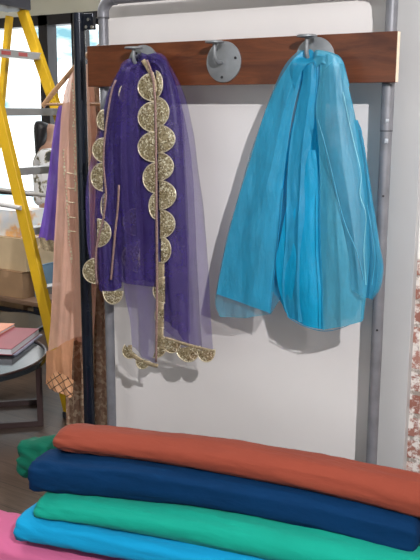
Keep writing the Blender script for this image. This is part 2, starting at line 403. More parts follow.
patch(zrow(xb, PY-PR, 121), .012, .5, MAT['sticker'], 'sticker'); patch(zrow(xb, PY-PR, 141), .014, .55, MAT['sticker'], 'sticker')
for row in (196, 330):
    z = zrow(xb, PY-PR, row); a = .35
    q = Vector((xb+PR*math.sin(a), PY-PR*math.cos(a), z)); d = Vector((math.sin(a), -math.cos(a), 0))
    m = M(); m.tube([q-d*.002, q+d*.0012], .0035, 12); m.build('set_screw', MAT['screw'], fr)

# ------------------------------------------------------------------ board with hooks
L, ZB, BH, BT = 1.139, 1.5511, .14, .020
rack = thing('coat_rack', 'polished red-brown wooden board with three grey metal hooks, fixed across pipe frame', 'coat rack', (L/2, 0, ZB))
m = M(); m.box((0, 0, ZB), (L-.001, BT, ZB+BH)); m.build('board', MAT['board'], rack, False, bevel=.0015)
m = M(); m.box((L-.001, .001, ZB+.001), (L+.0004, BT-.001, ZB+BH-.001)); e = m.build('board_end', MAT['boardend'], rack, False); e['label'] = 'right end of the board, painted pale as if lit'
for x in (xa, xb):
    m = M(); m.tube([(x-.0, PY-PR-.002, ZB-.004), (x, PY-PR-.002, ZB+.0005)], .012, 12); m.build('clamp_bolt', MAT['pipejoint'], rack)
HY = -.047
HX = []
for (px, py) in ((133.5, 47.5), (214.7, 41.5), (307, 35.5)):
    q = at(px, py, HY); hx = q.x; HX.append(hx); cz = ZB+.07; zcap = min(q.z, ZB+BH+.002)
    pcx = hx+.006
    m = M(); m.tube([(pcx, .0, cz+.001), (pcx, -.0045, cz+.001), (pcx, -.0055, cz+.001)], [.0635, .0635, .062], 48)
    pl = m.build('hook', MAT['hook'], rack)
    path = curve_pts([(hx, -.004, cz), (hx, -.026, cz-.002), (hx, -.041, cz+.007), (hx, HY, cz+.022), (hx, HY, zcap-.004)], 18)
    m = M(); m.tube(path, .0062, 14); m.build('hook_stem', MAT['hook'], pl)
    m = M(); m.tube([(hx, HY, zcap-.006), (hx, HY, zcap-.004), (hx, HY, zcap+.001), (hx, HY, zcap+.0025)], [.012, .030, .030, .026], 32); m.build('hook_cap', MAT['hook'], pl)
    for a in (.26, PI/2+.62, -PI/2-.1):
        sx_, sz_ = pcx+.0465*math.cos(a), cz+.0465*math.sin(a)
        m = M(); m.tube([(sx_, -.005, sz_), (sx_, -.0068, sz_)], .0046, 12); m.build('screw', MAT['screw'], pl)

# ------------------------------------------------------------------ draped cloth
def panel(m, rails, nr=60, nc=28, rip=.0, fr_=3., ph=0., mi=0, Y0=-.05, wob=.003, seed=0., pinch=.12, bot=0.):
    """rails: image-traced fold lines (x, y, forward offset in m) from left to right; u runs across, t down"""
    R_ = []
    for r in rails:
        pts = [at(q[0], q[1], Y0-(q[2] if len(q) > 2 else 0)) for q in r]
        R_.append(curve_pts(pts, nr))
    rows = []
    K = len(R_)-1
    for i in range(nr):
        t = i/(nr-1); row = []
        for j in range(nc):
            u = j/(nc-1); s_ = u*K; a = min(int(s_), K-1); q = s_-a; q2 = q*q*(3-2*q)*.5+q*.5
            p = R_[a][i].lerp(R_[a+1][i], q2)
            env = min(1, pinch+t*1.4)
            y = rip*env*(math.sin(2*PI*(fr_*u+ph)+1.2*math.sin(t*2.3+seed))+.35*math.sin(2*PI*(fr_*2.3*u+ph*1.7)+t*3+seed))
            nv = noise.noise(Vector((p.x*10+seed+p.z*2, seed*2.1, p.z*3)))*wob*2 + noise.noise(Vector((p.x*26+seed-p.z*5, seed, p.z*5)))*wob*1.3 + noise.noise(Vector((p.x*60+seed+p.z*9, seed, p.z*9)))*wob*.4
            y += p.y; nv_ = nv
            for hx_ in HX:                         # behind the hook stem, lying on its bend
                if p.z > ZB+.055 and abs(p.x-hx_) < .045:
                    k_ = min(1, (p.z-ZB-.055)/.02)*min(1, max(0, (.045-abs(p.x-hx_))/.03)); y = y*(1-k_)+max(y, -.034)*k_; nv_ *= 1-k_
            p = Vector((p.x, y, p.z)) + Vector((0, nv_, bot*math.sin(2*PI*(fr_*u+ph))*t**6))
            row.append(p)
        rows.append(row)
    m.grid(rows, mi=mi)

# --- purple scarf
ps = thing('embroidered_scarf', 'sheer purple scarf with gold sequinned scallop edging, hanging from the left hook', 'scarf', (HX[0], HY, 1.0))
m = M()
# back, right-hand sheer fall
panel(m, [[(150,54,0),(153,100,0),(156,160,0),(158,230,0),(160,300,0),(163,343,0)],
          [(156,52,.005),(166,95,.012),(172,160,.014),(176,240,.014),(180,310,.012),(183,350,.01)],
          [(162,54,.0),(176,88,.0),(184,140,.0),(191,220,.0),(196,300,0),(199,353,0)],
          [(166,57,0),(181,86,0),(191,120,0),(198,165,.004),(204,210,.004),(208,262,.004),(211,320,.004),(213,352,.004)]], nc=60, rip=.004, fr_=2.3, mi=1, seed=1.3)
# second right layer, shorter
panel(m, [[(150,56,0),(153,110,0),(157,190,0),(160,262,0),(163,330,0)],
          [(158,55,.004),(170,92,.008),(176,150,.008),(180,220,.008),(183,290,.008),(186,346,.008)],
          [(165,60,0),(178,94,0),(187,130,0),(193,180,0),(196,235,0),(199,290,0),(203,349,0)]], nc=40, rip=.003, fr_=1.6, mi=1, Y0=-.038, seed=4.1)
# centre long sheer piece down to the tip
panel(m, [[(138,56,0),(128,100,0),(121,170,0),(122,230,0),(125,285,0),(131,320,0),(133,346,0)],
          [(144,56,.004),(140,110,.008),(137,180,.008),(137,240,.006),(139,290,.006),(142,330,.006),(143,357,.006)],
          [(150,56,0),(155,110,0),(157,190,0),(157,280,0),(157,330,0),(157,364,0)]], nc=36, rip=.003, fr_=2., mi=1, Y0=-.052, seed=2.2)
# left back layers
panel(m, [[(130,60,0),(114,84,0),(103,115,0),(93,150,0),(87,190,0),(88,235,0),(93,272,0)],
          [(134,60,.004),(122,90,.008),(111,130,.01),(104,180,.01),(102,235,.01),(104,292,.01)],
          [(142,58,0),(134,100,0),(126,150,0),(122,210,0),(122,288,0)]], nc=44, rip=.004, fr_=2.2, mi=1, Y0=-.03, seed=3.)
panel(m, [[(128,58,0),(113,82,.0),(104,112,.002),(98,150,.0),(95,200,.0),(96,245,0),(98,290,0)],
          [(133,58,.004),(122,90,.008),(112,150,.01),(108,205,.01),(108,250,.01),(110,296,.01)],
          [(142,57,0),(133,95,0),(126,150,0),(121,210,0),(122,286,0)]], nc=40, rip=.004, fr_=2., mi=0, Y0=-.056, seed=5.2)
panel(m, [[(124,66,0),(113,95,0),(109,140,0),(108,200,0),(110,250,0),(110,292,0)],[(131,64,.006),(124,100,.006),(121,150,.004),(121,210,.004),(122,288,.004)]], nc=24, rip=.003, fr_=1.4, mi=0, Y0=-.044, seed=5.9)
# dense front folds
panel(m, [[(128,56,0),(116,78,0),(112,105,0),(113,160,.004),(115,220,.004),(118,282,.002)],
          [(133,54,.006),(125,85,.012),(121,130,.014),(122,190,.012),(126,240,.01),(129,284,.008)],
          [(141,56,.0),(139,100,.002),(138,160,.002),(140,220,.003),(142,286,.003)],
          [(148,56,.002),(154,100,.004),(156,160,.004),(157,220,.004),(157,287,.004)]], nc=60, rip=.003, fr_=1.9, mi=0, Y0=-.066, seed=6.7)
panel(m, [[(134,54,0),(128,80,0),(122,110,0),(120,160,0),(121,220,0),(124,280,0)],
          [(140,52,.006),(138,90,.008),(136,140,.008),(137,200,.006),(140,281,.006)],
          [(149,55,.0),(154,90,.0),(155,150,.0),(156,210,.0),(156,283,.0)]], nc=40, rip=.003, fr_=2.4, mi=0, Y0=-.054, seed=7.9)
for (pa, pb, yy, sd_) in (([(127,64,0),(121,100,0),(121,160,0),(124,215,0),(126,283,0)], [(131,64,.0),(127,100,.008),(127,160,.008),(130,215,.008),(131,285,.006)], -.078, 1.),
                          ([(136,66,0),(133,110,0),(134,170,0),(138,230,0),(139,284,0)], [(140,66,0),(138,110,.007),(140,170,.007),(143,230,.007),(144,286,.004)], -.076, 2.),
                          ([(164,66,0),(176,105,0),(179,160,0),(182,230,0),(185,330,0)], [(168,66,0),(181,105,.007),(185,160,.007),(188,230,.007),(190,335,.004)], -.062, 3.),
                          ([(112,92,0),(105,130,0),(99,180,0),(98,230,0),(100,285,0)], [(116,90,0),(110,130,.006),(105,180,.006),(104,230,.006),(105,288,.004)], -.068, 4.)):
    panel(m, [pa, pb], nc=10, rip=.001, fr_=1., mi=1, Y0=yy, seed=sd_)
# folds right of the trim
panel(m, [[(146,55,0),(155,90,0),(157,150,0),(158,200,0),(160,262,0),(163,320,0)],
          [(154,53,.006),(166,86,.01),(170,140,.01),(172,200,.008),(174,262,.006),(176,330,.004)],
          [(160,55,0),(174,80,0),(181,115,0),(184,170,0),(186,230,0),(187,290,0),(189,345,0)]], nc=36, rip=.004, fr_=2.6, mi=0, Y0=-.056, seed=9.1)
# bunch over the hook
panel(m, [[(117,76,-.012),(122,63,-.008),(131,57,-.012),(141,59,-.022),(143,75,.0),(143,95,.0)],
          [(120,78,-.006),(126,67,.004),(134,62,.002),(143,63,-.012),(147,76,.006),(149,95,.004)],
          [(125,86,-.006),(129,73,.006),(137,67,.010),(147,66,.004),(152,76,.006),(154,95,.0)]], nr=40, nc=20, rip=.002, fr_=2, mi=0, Y0=-.06, seed=8.)
panel(m, [[(142,66,-.012),(144,59,-.016),(150,55,-.006),(158,54,.006),(167,63,0),(176,82,0)],
          [(143,72,.0),(147,63,-.0),(152,59,.008),(160,60,.012),(166,70,.004),(172,90,0)],
          [(146,76,.004),(149,66,.012),(154,63,.014),(160,68,.008),(164,80,.004),(166,98,0)]], nr=40, nc=20, rip=.002, fr_=2, mi=0, Y0=-.054, seed=8.6)
m.build('cloth', [MAT['purple'], MAT['purple_fine']], ps, True, angle=180)

def scallop(cx, cy, rx, ry, ang, Y, name='scallop', parent=ps, dome=.004, lab=None):
    """a half disc of sequins; flat side at (cx,cy), bulging towards ang (degrees, 0 = right, 90 = down)"""
    a0 = math.radians(ang); m = M(); rows = []
    for i in range(9):
        r = i/8; row = []
        for j in range(17):
            b = -PI/2+PI*j/16
            lx, ly = r*rx*math.cos(b), r*ry*math.sin(b)
            px = cx+lx*math.cos(a0)-ly*math.sin(a0); py = cy+lx*math.sin(a0)+ly*math.cos(a0)
            y = Y-dome*(1-r*r)+.0015*noise.noise(Vector((px*.3, py*.3, Y*50)))
            row.append(at(px, py, y))
        rows.append(row)
    m.grid(rows, mi=0)
    m.tube(rows[-1], .0019, 8, mi=1)
    m.build(name, [MAT['gold'], MAT['rim']], parent, True, angle=180)
F_ = -.082
for (cx, cyy, rx, ry) in ((154,87,16,14),(154,117,16,15),(155,147,17,15),(156,178,13,15),(156.5,206,7.5,13)):
    scallop(cx, cyy, rx, ry, 180, F_)
for (cx, cyy, rx, ry) in ((156,84,6.5,13),(156,112,13,15),(157.5,139,17.5,14),(158,166.5,15.5,14),(159,195,17,14.5),(160,224,15,14),(161,250,10,13)):
    scallop(cx, cyy, rx, ry, 0, F_+.010)
for (cx, cyy, rx, ry, an) in ((104,120,7,10,180),(104,150,11.5,12,180),(103,177,12,14,180),(105,206,4,12,180),(97,233,14,14,0),(95.5,271,12.5,12.5,180),(113,291,13,10,90),
                              (125,94,6,9,180)):
    scallop(cx, cyy, rx, ry, an, -.072)
for (cx, cyy, rx, ry, an) in ((136,222,13,13.5,180),(140,257,18,15,180)):     # on the layer behind the front fold
    scallop(cx, cyy, rx, ry, an, -.062)
for (cx, cyy, rx, ry, an) in ((165,290,12,13,180),(164,316,9,12,180),(157,346,10,12,20),(131,350,9,8,130),(143,360,9,7,100),
                              (172,341,12,9,95),(188,347,15,12,85),(206,350,12,9,85)):
    scallop(cx, cyy, rx, ry, an, -.066)
def ribbon(px, wpx, Y, mat, name, parent=ps, n=50, wig=.0):
    c = curve_pts([Vector((a, b, 0)) for a, b in px], n); m = M(); rows = []
    for i, q in enumerate(c):
        d = (c[min(i+1, n-1)]-c[max(i-1, 0)]).normalized(); nn = Vector((-d.y, d.x, 0))
        rows.append([at(*(q+nn*wpx*k)[:2], Y-.0015*(1-abs(k)*2)+wig*math.sin(i*.9)) for k in (-.5, -.2, .2, .5)])
    m.grid(rows); return m.build(name, mat, parent, True, angle=180, solid=.001)
ribbon([(147,60),(152,75),(155,100),(156,150),(156.5,210),(157,280),(156.5,330),(156,362)], 2.2, -.088, MAT['braid'], 'edge_braid')
ribbon([(143,60),(148,68),(153,78),(155,92)], 4.5, -.084, MAT['hem'], 'edge_braid')
ribbon([(116,80),(112,90),(108,112),(104.5,140),(103.5,165),(106,195),(103,220),(97,245),(95.5,265),(97,285)], 1.8, -.0785, MAT['braid'], 'edge_braid')
ribbon([(119,185),(118,205),(115,235),(111,280)], 2., -.0785, MAT['braid'], 'edge_braid')
ribbon([(161,262),(160.5,285),(160,310),(160,335),(161,350)], 7, -.067, MAT['hem'], 'lace_band', wig=.001)
ribbon([(130,345),(131,353),(140,360),(150,364),(158,366)], 4, -.068, MAT['hem'], 'hem')
ribbon([(165,338),(178,342),(196,347),(213,351)], 3, -.068, MAT['hem'], 'hem')

# --- turquoise scarf
bs = thing('plain_scarf', 'plain turquoise blue sheer scarf hanging in folds from the right hook', 'scarf', (HX[2], HY, 1.1))
m = M()
# back sheer layer (whole width)
panel(m, [[(299,50,0),(284,66,0),(270,95,0),(258,130,0),(246,165,0),(235,205,0),(225,245,0),(218,280,0),(216,303,0),(221,317,0)],
          [(303,50,.004),(294,90,.008),(283,150,.012),(273,210,.012),(262,260,.01),(250,300,.008),(246,318,.008)],
          [(308,50,0),(306,110,0),(303,180,0),(296,250,0),(285,290,0),(272,314,0)]], nc=50, rip=.004, fr_=1.7, mi=1, Y0=-.022, seed=1.)
# main left fold
panel(m, [[(300,51,0),(289,64,.0),(277,85,0),(266,110,0),(256,140,0),(247,170,0),(237,205,0),(228,240,0),(221,272,0),(217.5,294,0)],
          [(303,50,.006),(293,80,.014),(282,120,.018),(271,170,.018),(259,220,.018),(249,265,.014),(243,303,.012)],
          [(305,52,0),(300,82,0),(293,112,0),(287,150,0),(282,190,0),(277,240,.003),(272,285,.006),(270,313,.006)]], nc=48, rip=.0035, fr_=1.3, mi=0, Y0=-.045, seed=2.)
# groove panel, set back
panel(m, [[(304,52,0),(297,100,0),(288,150,0),(281,200,-.006),(276,250,-.01),(271,290,-.01)],
          [(312,52,0),(308,110,-.004),(303,170,-.006),(297,230,-.008),(290,290,-.008),(289,316,-.008)],
          [(322,54,0),(325,110,0),(327,180,0),(326,250,0),(325,324,0)]], nc=36, rip=.006, fr_=2.1, mi=2, Y0=-.026, seed=3.)
# narrow strap fold left of centre
panel(m, [[(304,54,.0),(303,78,0),(297,104,0),(291,138,0),(288,180,0),(287,230,0),(284,265,0),(282,298,0),(287,318,0)],
          [(312,52,.008),(311,85,.012),(306,118,.012),(301,160,.012),(299,220,.012),(298,270,.012),(299,322,.01)],
          [(322,60,0),(320,90,0),(315,118,0),(310,150,0),(309,200,0),(311,250,0),(313,300,0),(314,326,0)]], nc=36, rip=.003, fr_=1.6, mi=0, Y0=-.056, seed=4.)
# low middle pouch
panel(m, [[(296,150,0),(289,190,0),(281,235,0),(276,262,0),(279,292,0),(290,318,.0)],
          [(302,150,.006),(299,200,.012),(296,245,.016),(295,285,.018),(304,325,.01)],
          [(309,150,.004),(310,200,.008),(312,250,.012),(315,295,.014),(318,329,.008)],
          [(316,150,0),(321,200,0),(322,250,0),(323,300,.004),(325,330,.004)]], nc=40, rip=.003, fr_=1.3, mi=2, Y0=-.05, seed=5.)
# broad right fold
panel(m, [[(320,56,0),(319,80,0),(316,106,0),(317,130,0),(319,160,0),(320,200,0),(321,250,0),(322,295,.0),(323,330,.0)],
          [(328,54,.01),(330,90,.018),(332,140,.022),(335,190,.022),(338,240,.022),(340,290,.018),(341,327,.01)],
          [(336,57,.004),(343,90,.006),(350,140,.006),(355,190,.006),(359,240,.006),(361,290,.006),(361,322,.004)],
          [(344,62,0),(350,92,0),(357,125,0),(363,160,0),(368,200,0),(370,250,-.004),(368,285,-.006),(364,318,-.006)]], nc=64, rip=.0035, fr_=1.5, mi=3, Y0=-.072, seed=6.)
# inner diagonal fold lying on the broad one
panel(m, [[(324,70,.0),(321,96,0),(321,130,0),(327,165,0),(336,200,0),(343,230,0),(349,262,0),(351,290,0)],
          [(333,62,.006),(336,100,.01),(341,145,.012),(347,185,.012),(353,225,.01),(357,262,.008),(359,294,.006)],
          [(343,64,0),(349,92,0),(355,130,0),(360,170,0),(364,205,0),(366,240,0),(367,272,0),(366,298,0)]], nc=36, rip=.003, fr_=1.2, mi=1, Y0=-.100, seed=7.)
# loop at the right edge
panel(m, [[(357,130,0),(361,175,0),(363,215,0),(364,250,0),(362,280,0),(365,297,0)],
          [(361,130,.006),(367,175,.012),(371,215,.014),(374,252,.014),(373,282,.012),(370,299,.004)],
          [(364,140,0),(370,178,0),(375,212,0),(380,245,0),(383,268,0),(380,288,0),(372,300,0)]], nc=30, rip=.003, fr_=2.4, mi=1, Y0=-.052, seed=8.)
panel(m, [[(352,120,0),(357,175,0),(360,215,0),(362,250,0),(362,282,0),(364,298,0)],
          [(358,120,.0),(364,170,-.008),(369,215,-.01),(373,250,-.01),(372,280,-.008),(368,298,0)],
          [(362,130,0),(369,175,0),(374,212,0),(379,245,0),(382,268,0),(379,288,0),(371,299,0)]], nc=30, rip=.003, fr_=2.4, mi=0, Y0=-.04, seed=8.4)
# top bunch over the hook
panel(m, [[(289,70,-.01),(294,58,.0),(301,50,.006),(308,50,.008),(311,62,.006),(309,84,0)],
          [(292,80,-.004),(297,66,.006),(304,57,.012),(311,56,.014),(315,66,.01),(313,88,.004)],
          [(296,90,-.004),(300,76,.006),(307,65,.012),(314,62,.014),(318,72,.01),(316,94,.004)]], nr=36, nc=20, rip=.002, fr_=2, mi=0, Y0=-.058, seed=9.)
panel(m, [[(305,60,.0),(311,51,.008),(320,50,.008),(333,53,.004),(343,60,-.002),(350,84,-.006)],
          [(309,66,.004),(314,57,.014),(322,56,.018),(333,60,.012),(341,70,.006),(346,96,0)],
          [(314,78,.0),(318,66,.01),(324,64,.016),(331,70,.012),(335,82,.008),(338,108,0)]], nr=36, nc=24, rip=.002, fr_=2, mi=3, Y0=-.062, seed=9.6)
m.build('cloth', [MAT['blue'], MAT['blue_fine'], MAT['blue_deep'], MAT['blue_pale']], bs, True, angle=180)
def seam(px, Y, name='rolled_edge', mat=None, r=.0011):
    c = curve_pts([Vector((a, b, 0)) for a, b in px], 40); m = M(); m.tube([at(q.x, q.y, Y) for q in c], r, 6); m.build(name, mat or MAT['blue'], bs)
seam([(217.5,294),(243,303),(270,313)], -.053); seam([(270,313),(273,285),(278,240),(283,190)], -.056)
seam([(364,318),(341,328),(323,331),(304,326),(289,318)], -.064)
seam([(343,92),(351,130),(361,173),(360,195),(366,215),(364,250),(366,285)], -.112, 'crease', MAT['glint'], .0011)  # bright highlight of the crinkle, drawn as a pale strand
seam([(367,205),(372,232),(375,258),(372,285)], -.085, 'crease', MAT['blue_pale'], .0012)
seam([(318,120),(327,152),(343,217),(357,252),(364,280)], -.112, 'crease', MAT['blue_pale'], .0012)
seam([(320,190),(320,240),(322,290),(323,330)], -.092, 'crease', MAT['blue'], .0012)

# ------------------------------------------------------------------ bolts of cloth
def bolt(name, label, c0, c1, h0, h1, w_, mat, e=2.6, roll_end=.03, wr=.004, seed=0., n=90, hs=None, sag=0.):
    """c0, c1: centre of left and right end; h half height, w_ half depth; rounded ends; e = superellipse power"""
    c0, c1 = Vector(c0), Vector(c1); ax = (c1-c0); Ln = ax.length; ax.normalize(); sd = Vector((-ax.y, ax.x, 0)).normalized(); up = ax.cross(sd)
    if up.z < 0: up = -up
    t_ = thing(name, label, 'cloth', (c0.x*.5+c1.x*.5, c0.y*.5+c1.y*.5, min(c0.z-h0, c1.z-h1)), 'folded bolts of coloured cloth in the pile')
    m = M(); rows = []; K = 44
    for i in range(n+1):
        t = i/n; s_ = Ln*t
        k = 1.
        for dd in (s_, Ln-s_):
            if dd < roll_end: k = min(k, math.sqrt(max(0., 1-(1-dd/roll_end)**2))*.55+.45)
        if i in (0, n): k = .40
        h = (h0+(h1-h0)*t)*(.93+.07*k if k > .99 else k); w2 = w_*k**.5
        c = c0+ax*s_ - Vector((0,0,sag*math.sin(PI*t)))
        row = []
        for j in range(K):
            a = 2*PI*j/K; ca, sa = math.cos(a), math.sin(a)
            rx = math.copysign(abs(ca)**(2/e), ca); rz = math.copysign(abs(sa)**(2/e), sa)
            p = c+sd*rx*w2+up*rz*h
            nv = noise.noise(Vector((s_*3.2+seed, rx*1.6, rz*1.6+seed)))*wr*1.6+noise.noise(Vector((s_*7+seed+rz*4, rx*5, rz*5)))*wr*.7
            nv += wr*.7*math.exp(-s_*9)*math.sin(s_*70+rz*9+seed)+.35*wr*noise.noise(Vector((s_*30+seed, rx*9, rz*9)))
            row.append(p+(sd*rx+up*rz)*nv)
        rows.append(row)
    b = len(m.v); m.grid(rows, True)
    for i, sg in ((0, -1), (n, 1)):
        cc = sum(rows[i], Vector())/K; bi = len(m.v); m.v.append(tuple(cc+ax*sg*.004))
        for j in range(K):
            f = (b+i*K+j, b+i*K+(j+1) % K, bi); m.f.append(f if sg > 0 else f[::-1]); m.mi.append(0)
    m.build('roll', mat, t_, True, angle=180)
    return t_, c0, ax, sd, up
def flap(t_, c0, ax, sd, up, w_, h, s0, s1, ang0, ang1, mat, e=2.6, off=.003, seed=0.):
    """the loose outer edge of the cloth lying on the bolt"""
    m = M(); rows = []
    for i in range(50):
        s_ = s0+(s1-s0)*i/49; row = []
        for j in range(14):
            a = ang0+(ang1-ang0)*j/13; a += (.05*noise.noise(Vector((s_*4+seed, 0, 0))) if j == 13 else 0)
            ca, sa = math.cos(a), math.sin(a); rx = math.copysign(abs(ca)**(2/e), ca); rz = math.copysign(abs(sa)**(2/e), sa)
            o_ = 1.0 if j < 13 else .99
            row.append(c0+ax*s_+sd*rx*(w_+off)*o_+up*rz*(h+off)*o_)
        rows.append(row)
    m.grid(rows); m.build('outer_flap', mat, t_, True, angle=180, solid=.0015)
BOLTS = dict(
 #        pixel of left-end centre, Y          right pixel, Y     half heights, half depth
 coral=((60, 436), -.44, (446, 502), -.18, .036, .052, .072, .028),
 green=((24, 457), -.39, (300, 483), -.25, .055, .048, .060, .02),
 navy=((37, 468), -.51, (421, 530), -.21, .052, .050, .080, .034),
 teal=((46, 499), -.535, (440, 577), -.27, .036, .056, .100, .030),
 cyan=((29, 516), -.56, (440, 608), -.29, .044, .046, .11, .025),
 pink=((-40, 533), -.61, (440, 645), -.30, .064, .056, .12, .012))
LB = dict(coral='coral orange folded bolt of cloth, topmost of the pile', green='dark green crumpled bolt of cloth poking out behind the navy one',
 navy='navy blue bolt of cloth lying directly under the coral one', teal='sea green bolt of cloth lying under the navy blue one',
 cyan='bright cyan blue bolt of cloth lying between the sea green and pink ones', pink='pink bolt of cloth, lowest of the pile, in the bottom left corner')
for k, (a, Ya, b, Yb, h0, h1, wd, hump) in BOLTS.items():
    r = bolt('fabric_bolt', LB[k], at(a[0], a[1], Ya), at(b[0], b[1], Yb), h0, h1, wd, MAT['b_'+k], sag=-hump,
             roll_end={'coral': .05, 'green': .03}.get(k, .028), wr={'green': .011, 'pink': .007, 'coral': .004}.get(k, .005), seed=len(k)*3.7+h0*100,
             e={'coral': 2.2, 'navy': 3.6, 'green': 2.8}.get(k, 2.7))
    print('BOLT', k, [round(v, 3) for v in r[1]], [round(v, 3) for v in at(b[0], b[1], Yb)])
    t_, c0, ax, sd, up = r
    if k == 'navy':                       # the wound layers show at its right end
        Ln = (at(b[0], b[1], Yb)-c0).length; ce = c0+ax*(Ln+.003)
        for q in (.30, .52, .74):
            pts = []
            for j in range(41):
                a_ = 2*PI*j/40; ca, sa = math.cos(a_), math.sin(a_)
                pts.append(ce+sd*math.copysign(abs(ca)**.7, ca)*wd*.85*q+up*math.copysign(abs(sa)**.7, sa)*h1*.85*q)
            m = M(); m.tube(pts, .0022, 6, cap=False); m.build('wound_layer', MAT['b_navy'], t_)

# ------------------------------------------------------------------ clothes rack at the left
RX, RY = -.1395, .12
zr = zrow(RX, RY, 13)
cr_ = thing('clothes_rack', 'black metal clothes rack whose glossy post stands left of the pipe frame', 'clothes rack', (RX, RY, 0))
m = M(); m.tube([(RX, RY, .02), (RX, RY, zr)], .022, 24); m.build('post', MAT['black'], cr_)
m = M(); m.tube([(RX, 1.0, .02), (RX, 1.0, zr)], .018, 20); m.build('post', MAT['black'], cr_)
m = M(); m.tube([(RX, RY+.02, zr-.02), (RX, 1.0, zr-.02)], .013, 20); m.build('hanging_rail', MAT['black'], cr_)
m = M(); m.box((RX-.03, RY-.0, 0), (RX+.03, 1.03, .025)); m.build('foot', MAT['black'], cr_, False, bevel=.004)
m = M(); m.box((RX+.018, RY-.006, zrow(RX+.04, RY, 30)), (RX+.072, RY+.012, zr-.004)); m.build('corner_bracket', MAT['black'], cr_, False, bevel=.002)
for px, py in ((88.5, 19.5), (92, 27), (86.5, 27)):
    q = at(px, py, RY-.008); m = M(); m.tube([q+Vector((0,.004,0)), q+Vector((0,-.003,0))], .006, 12); m.build('bolt_head', MAT['chrome'], cr_)
zrail = zr-.02
def hanger(Y, name_lab, half=.2, drop=.17, cx=RX):
    h = thing('clothes_hanger', name_lab, 'hanger', (cx, Y, zrail), 'wooden hangers on the rack')
    z0 = zrail-.075
    m = M()
    for s in (-1, 1):
        pts = curve_pts([(cx, Y, z0), (cx+s*half*.35, Y, z0-drop*.25), (cx+s*half*.8, Y, z0-drop*.75), (cx+s*half, Y, z0-drop)], 14)
        rows = []
        for i, p in enumerate(pts):
            d = (pts[min(i+1, 13)]-pts[max(i-1, 0)]).normalized(); nn = Vector((0,1,0)).cross(d)
            rows.append([p+nn*.011*math.cos(a)+Vector((0,.008*math.sin(a),0)) for a in [2*PI*j/12 for j in range(12)]])
        m.grid(rows, True); 
    m.build('shoulder_arm', MAT['hanger'], h)
    m = M(); m.tube([(cx-half*.95, Y, z0-drop*.97), (cx+half*.95, Y, z0-drop*.97)], .006, 10); m.build('trouser_bar', MAT['hanger'], h)
    hk = [(cx, Y, z0-.005), (cx, Y, z0+.02), (cx, Y, z0+.045)]
    for k in range(11):
        a = -PI/2+.2+ (PI+.9)*k/10
        hk.append((cx+.0185*math.cos(a), Y, zrail+.002+.0185*math.sin(a)))
    m = M(); m.tube(hk, .002, 8); m.build('wire_hook', MAT['chrome'], h)
    return h
tp_ = at(43, 106, .27); hanger(.27, 'pale wooden hanger on the rack rail with the peach scarf over it', RX-tp_.x, zrail-.075-tp_.z)
hanger(.44, 'wooden hanger carrying the violet garment behind the peach scarf', .2, .13)
# peach dupatta
pd = thing('net_scarf', 'long peach net scarf with gold sequins, hanging left of the black post', 'scarf', (RX, .28, .7))
m = M()
panel(m, [[(70,76,0),(64,98,0),(60,140,0),(57,200,0),(54,255,0),(51,310,0),(47,352,0)],
          [(74,70,.01),(70,120,.014),(66,200,.014),(64,280,.014),(60,346,.014)],
          [(80,64,0),(80,120,0),(78,200,0),(76,280,0),(74,338,0)],
          [(88,64,.005),(91,120,.01),(90,200,.01),(88,280,.01),(84,336,.01)]], nc=48, rip=.005, fr_=2.6, mi=0, Y0=.245, seed=11)
panel(m, [[(72,80,0),(68,140,0),(64,220,0),(60,300,0),(56,350,0)],[(80,66,.004),(86,140,.01),(84,220,.01),(80,300,.01),(76,340,.01)],[(92,70,0),(98,140,0),(97,220,0),(95,300,0),(92,345,0)]], nc=40, rip=.006, fr_=4., mi=0, Y0=.315, seed=12)
m.build('cloth', [MAT['peach']], pd, True, angle=180)
m = M()
panel(m, [[(47,351,0),(45.5,366,0),(45.5,384,0)],[(54,350,.012),(55,370,.012),(58,392,.01)],[(62,344,.014),(64,368,.014),(68,397,.012)],[(74,336,0),(73,362,0),(72,392,0)]], nr=24, nc=30, rip=.004, fr_=2.5, mi=0, Y0=.243, seed=13)
m.build('orange_border', [MAT['orange']], pd, True, angle=180)['label'] = 'bright orange satin end of the scarf'
m = M()
panel(m, [[(46,381,0),(47,386,0),(49,389,0)],[(56,371,.012),(57,382,.012),(59,393,.01)],[(64,375,.014),(66,386,.014),(69,398,.012)],[(74,380,0),(73.5,388,0),(73,396,0)]], nr=16, nc=30, rip=.003, fr_=2.5, mi=0, Y0=.237, seed=13)
m.build('checked_border', [MAT['check']], pd, True, angle=180)['label'] = 'checked gold border with dark lines'
for pts in ([(64,150),(65,175),(67,205),(69,235),(72,262)], [(73,84),(74,120),(74.5,155),(75,190)]):
    c = curve_pts([Vector((a, b, 0)) for a, b in pts], 34); m = M()
    for q in c:
        p = at(q.x+random.uniform(-.8, .8), q.y, .224); r = random.uniform(.0025, .005)
        a = Vector((r, random.uniform(-.3, .3)*r, 0)); m.obox(p, a, Vector((0,.0006,0)), Vector((0,0,r*1.2)))
    o = m.build('sequin_line', MAT['rim'], pd, False); o['kind'] = 'stuff'
for (x0_, y0_) in ((70,174),(71,189),(71,203),(72,218),(72,232)):
    ribbon([(x0_-3, y0_-1), (x0_+4, y0_)], 1., .222, MAT['rim'], 'sequin_dash', pd, n=6)
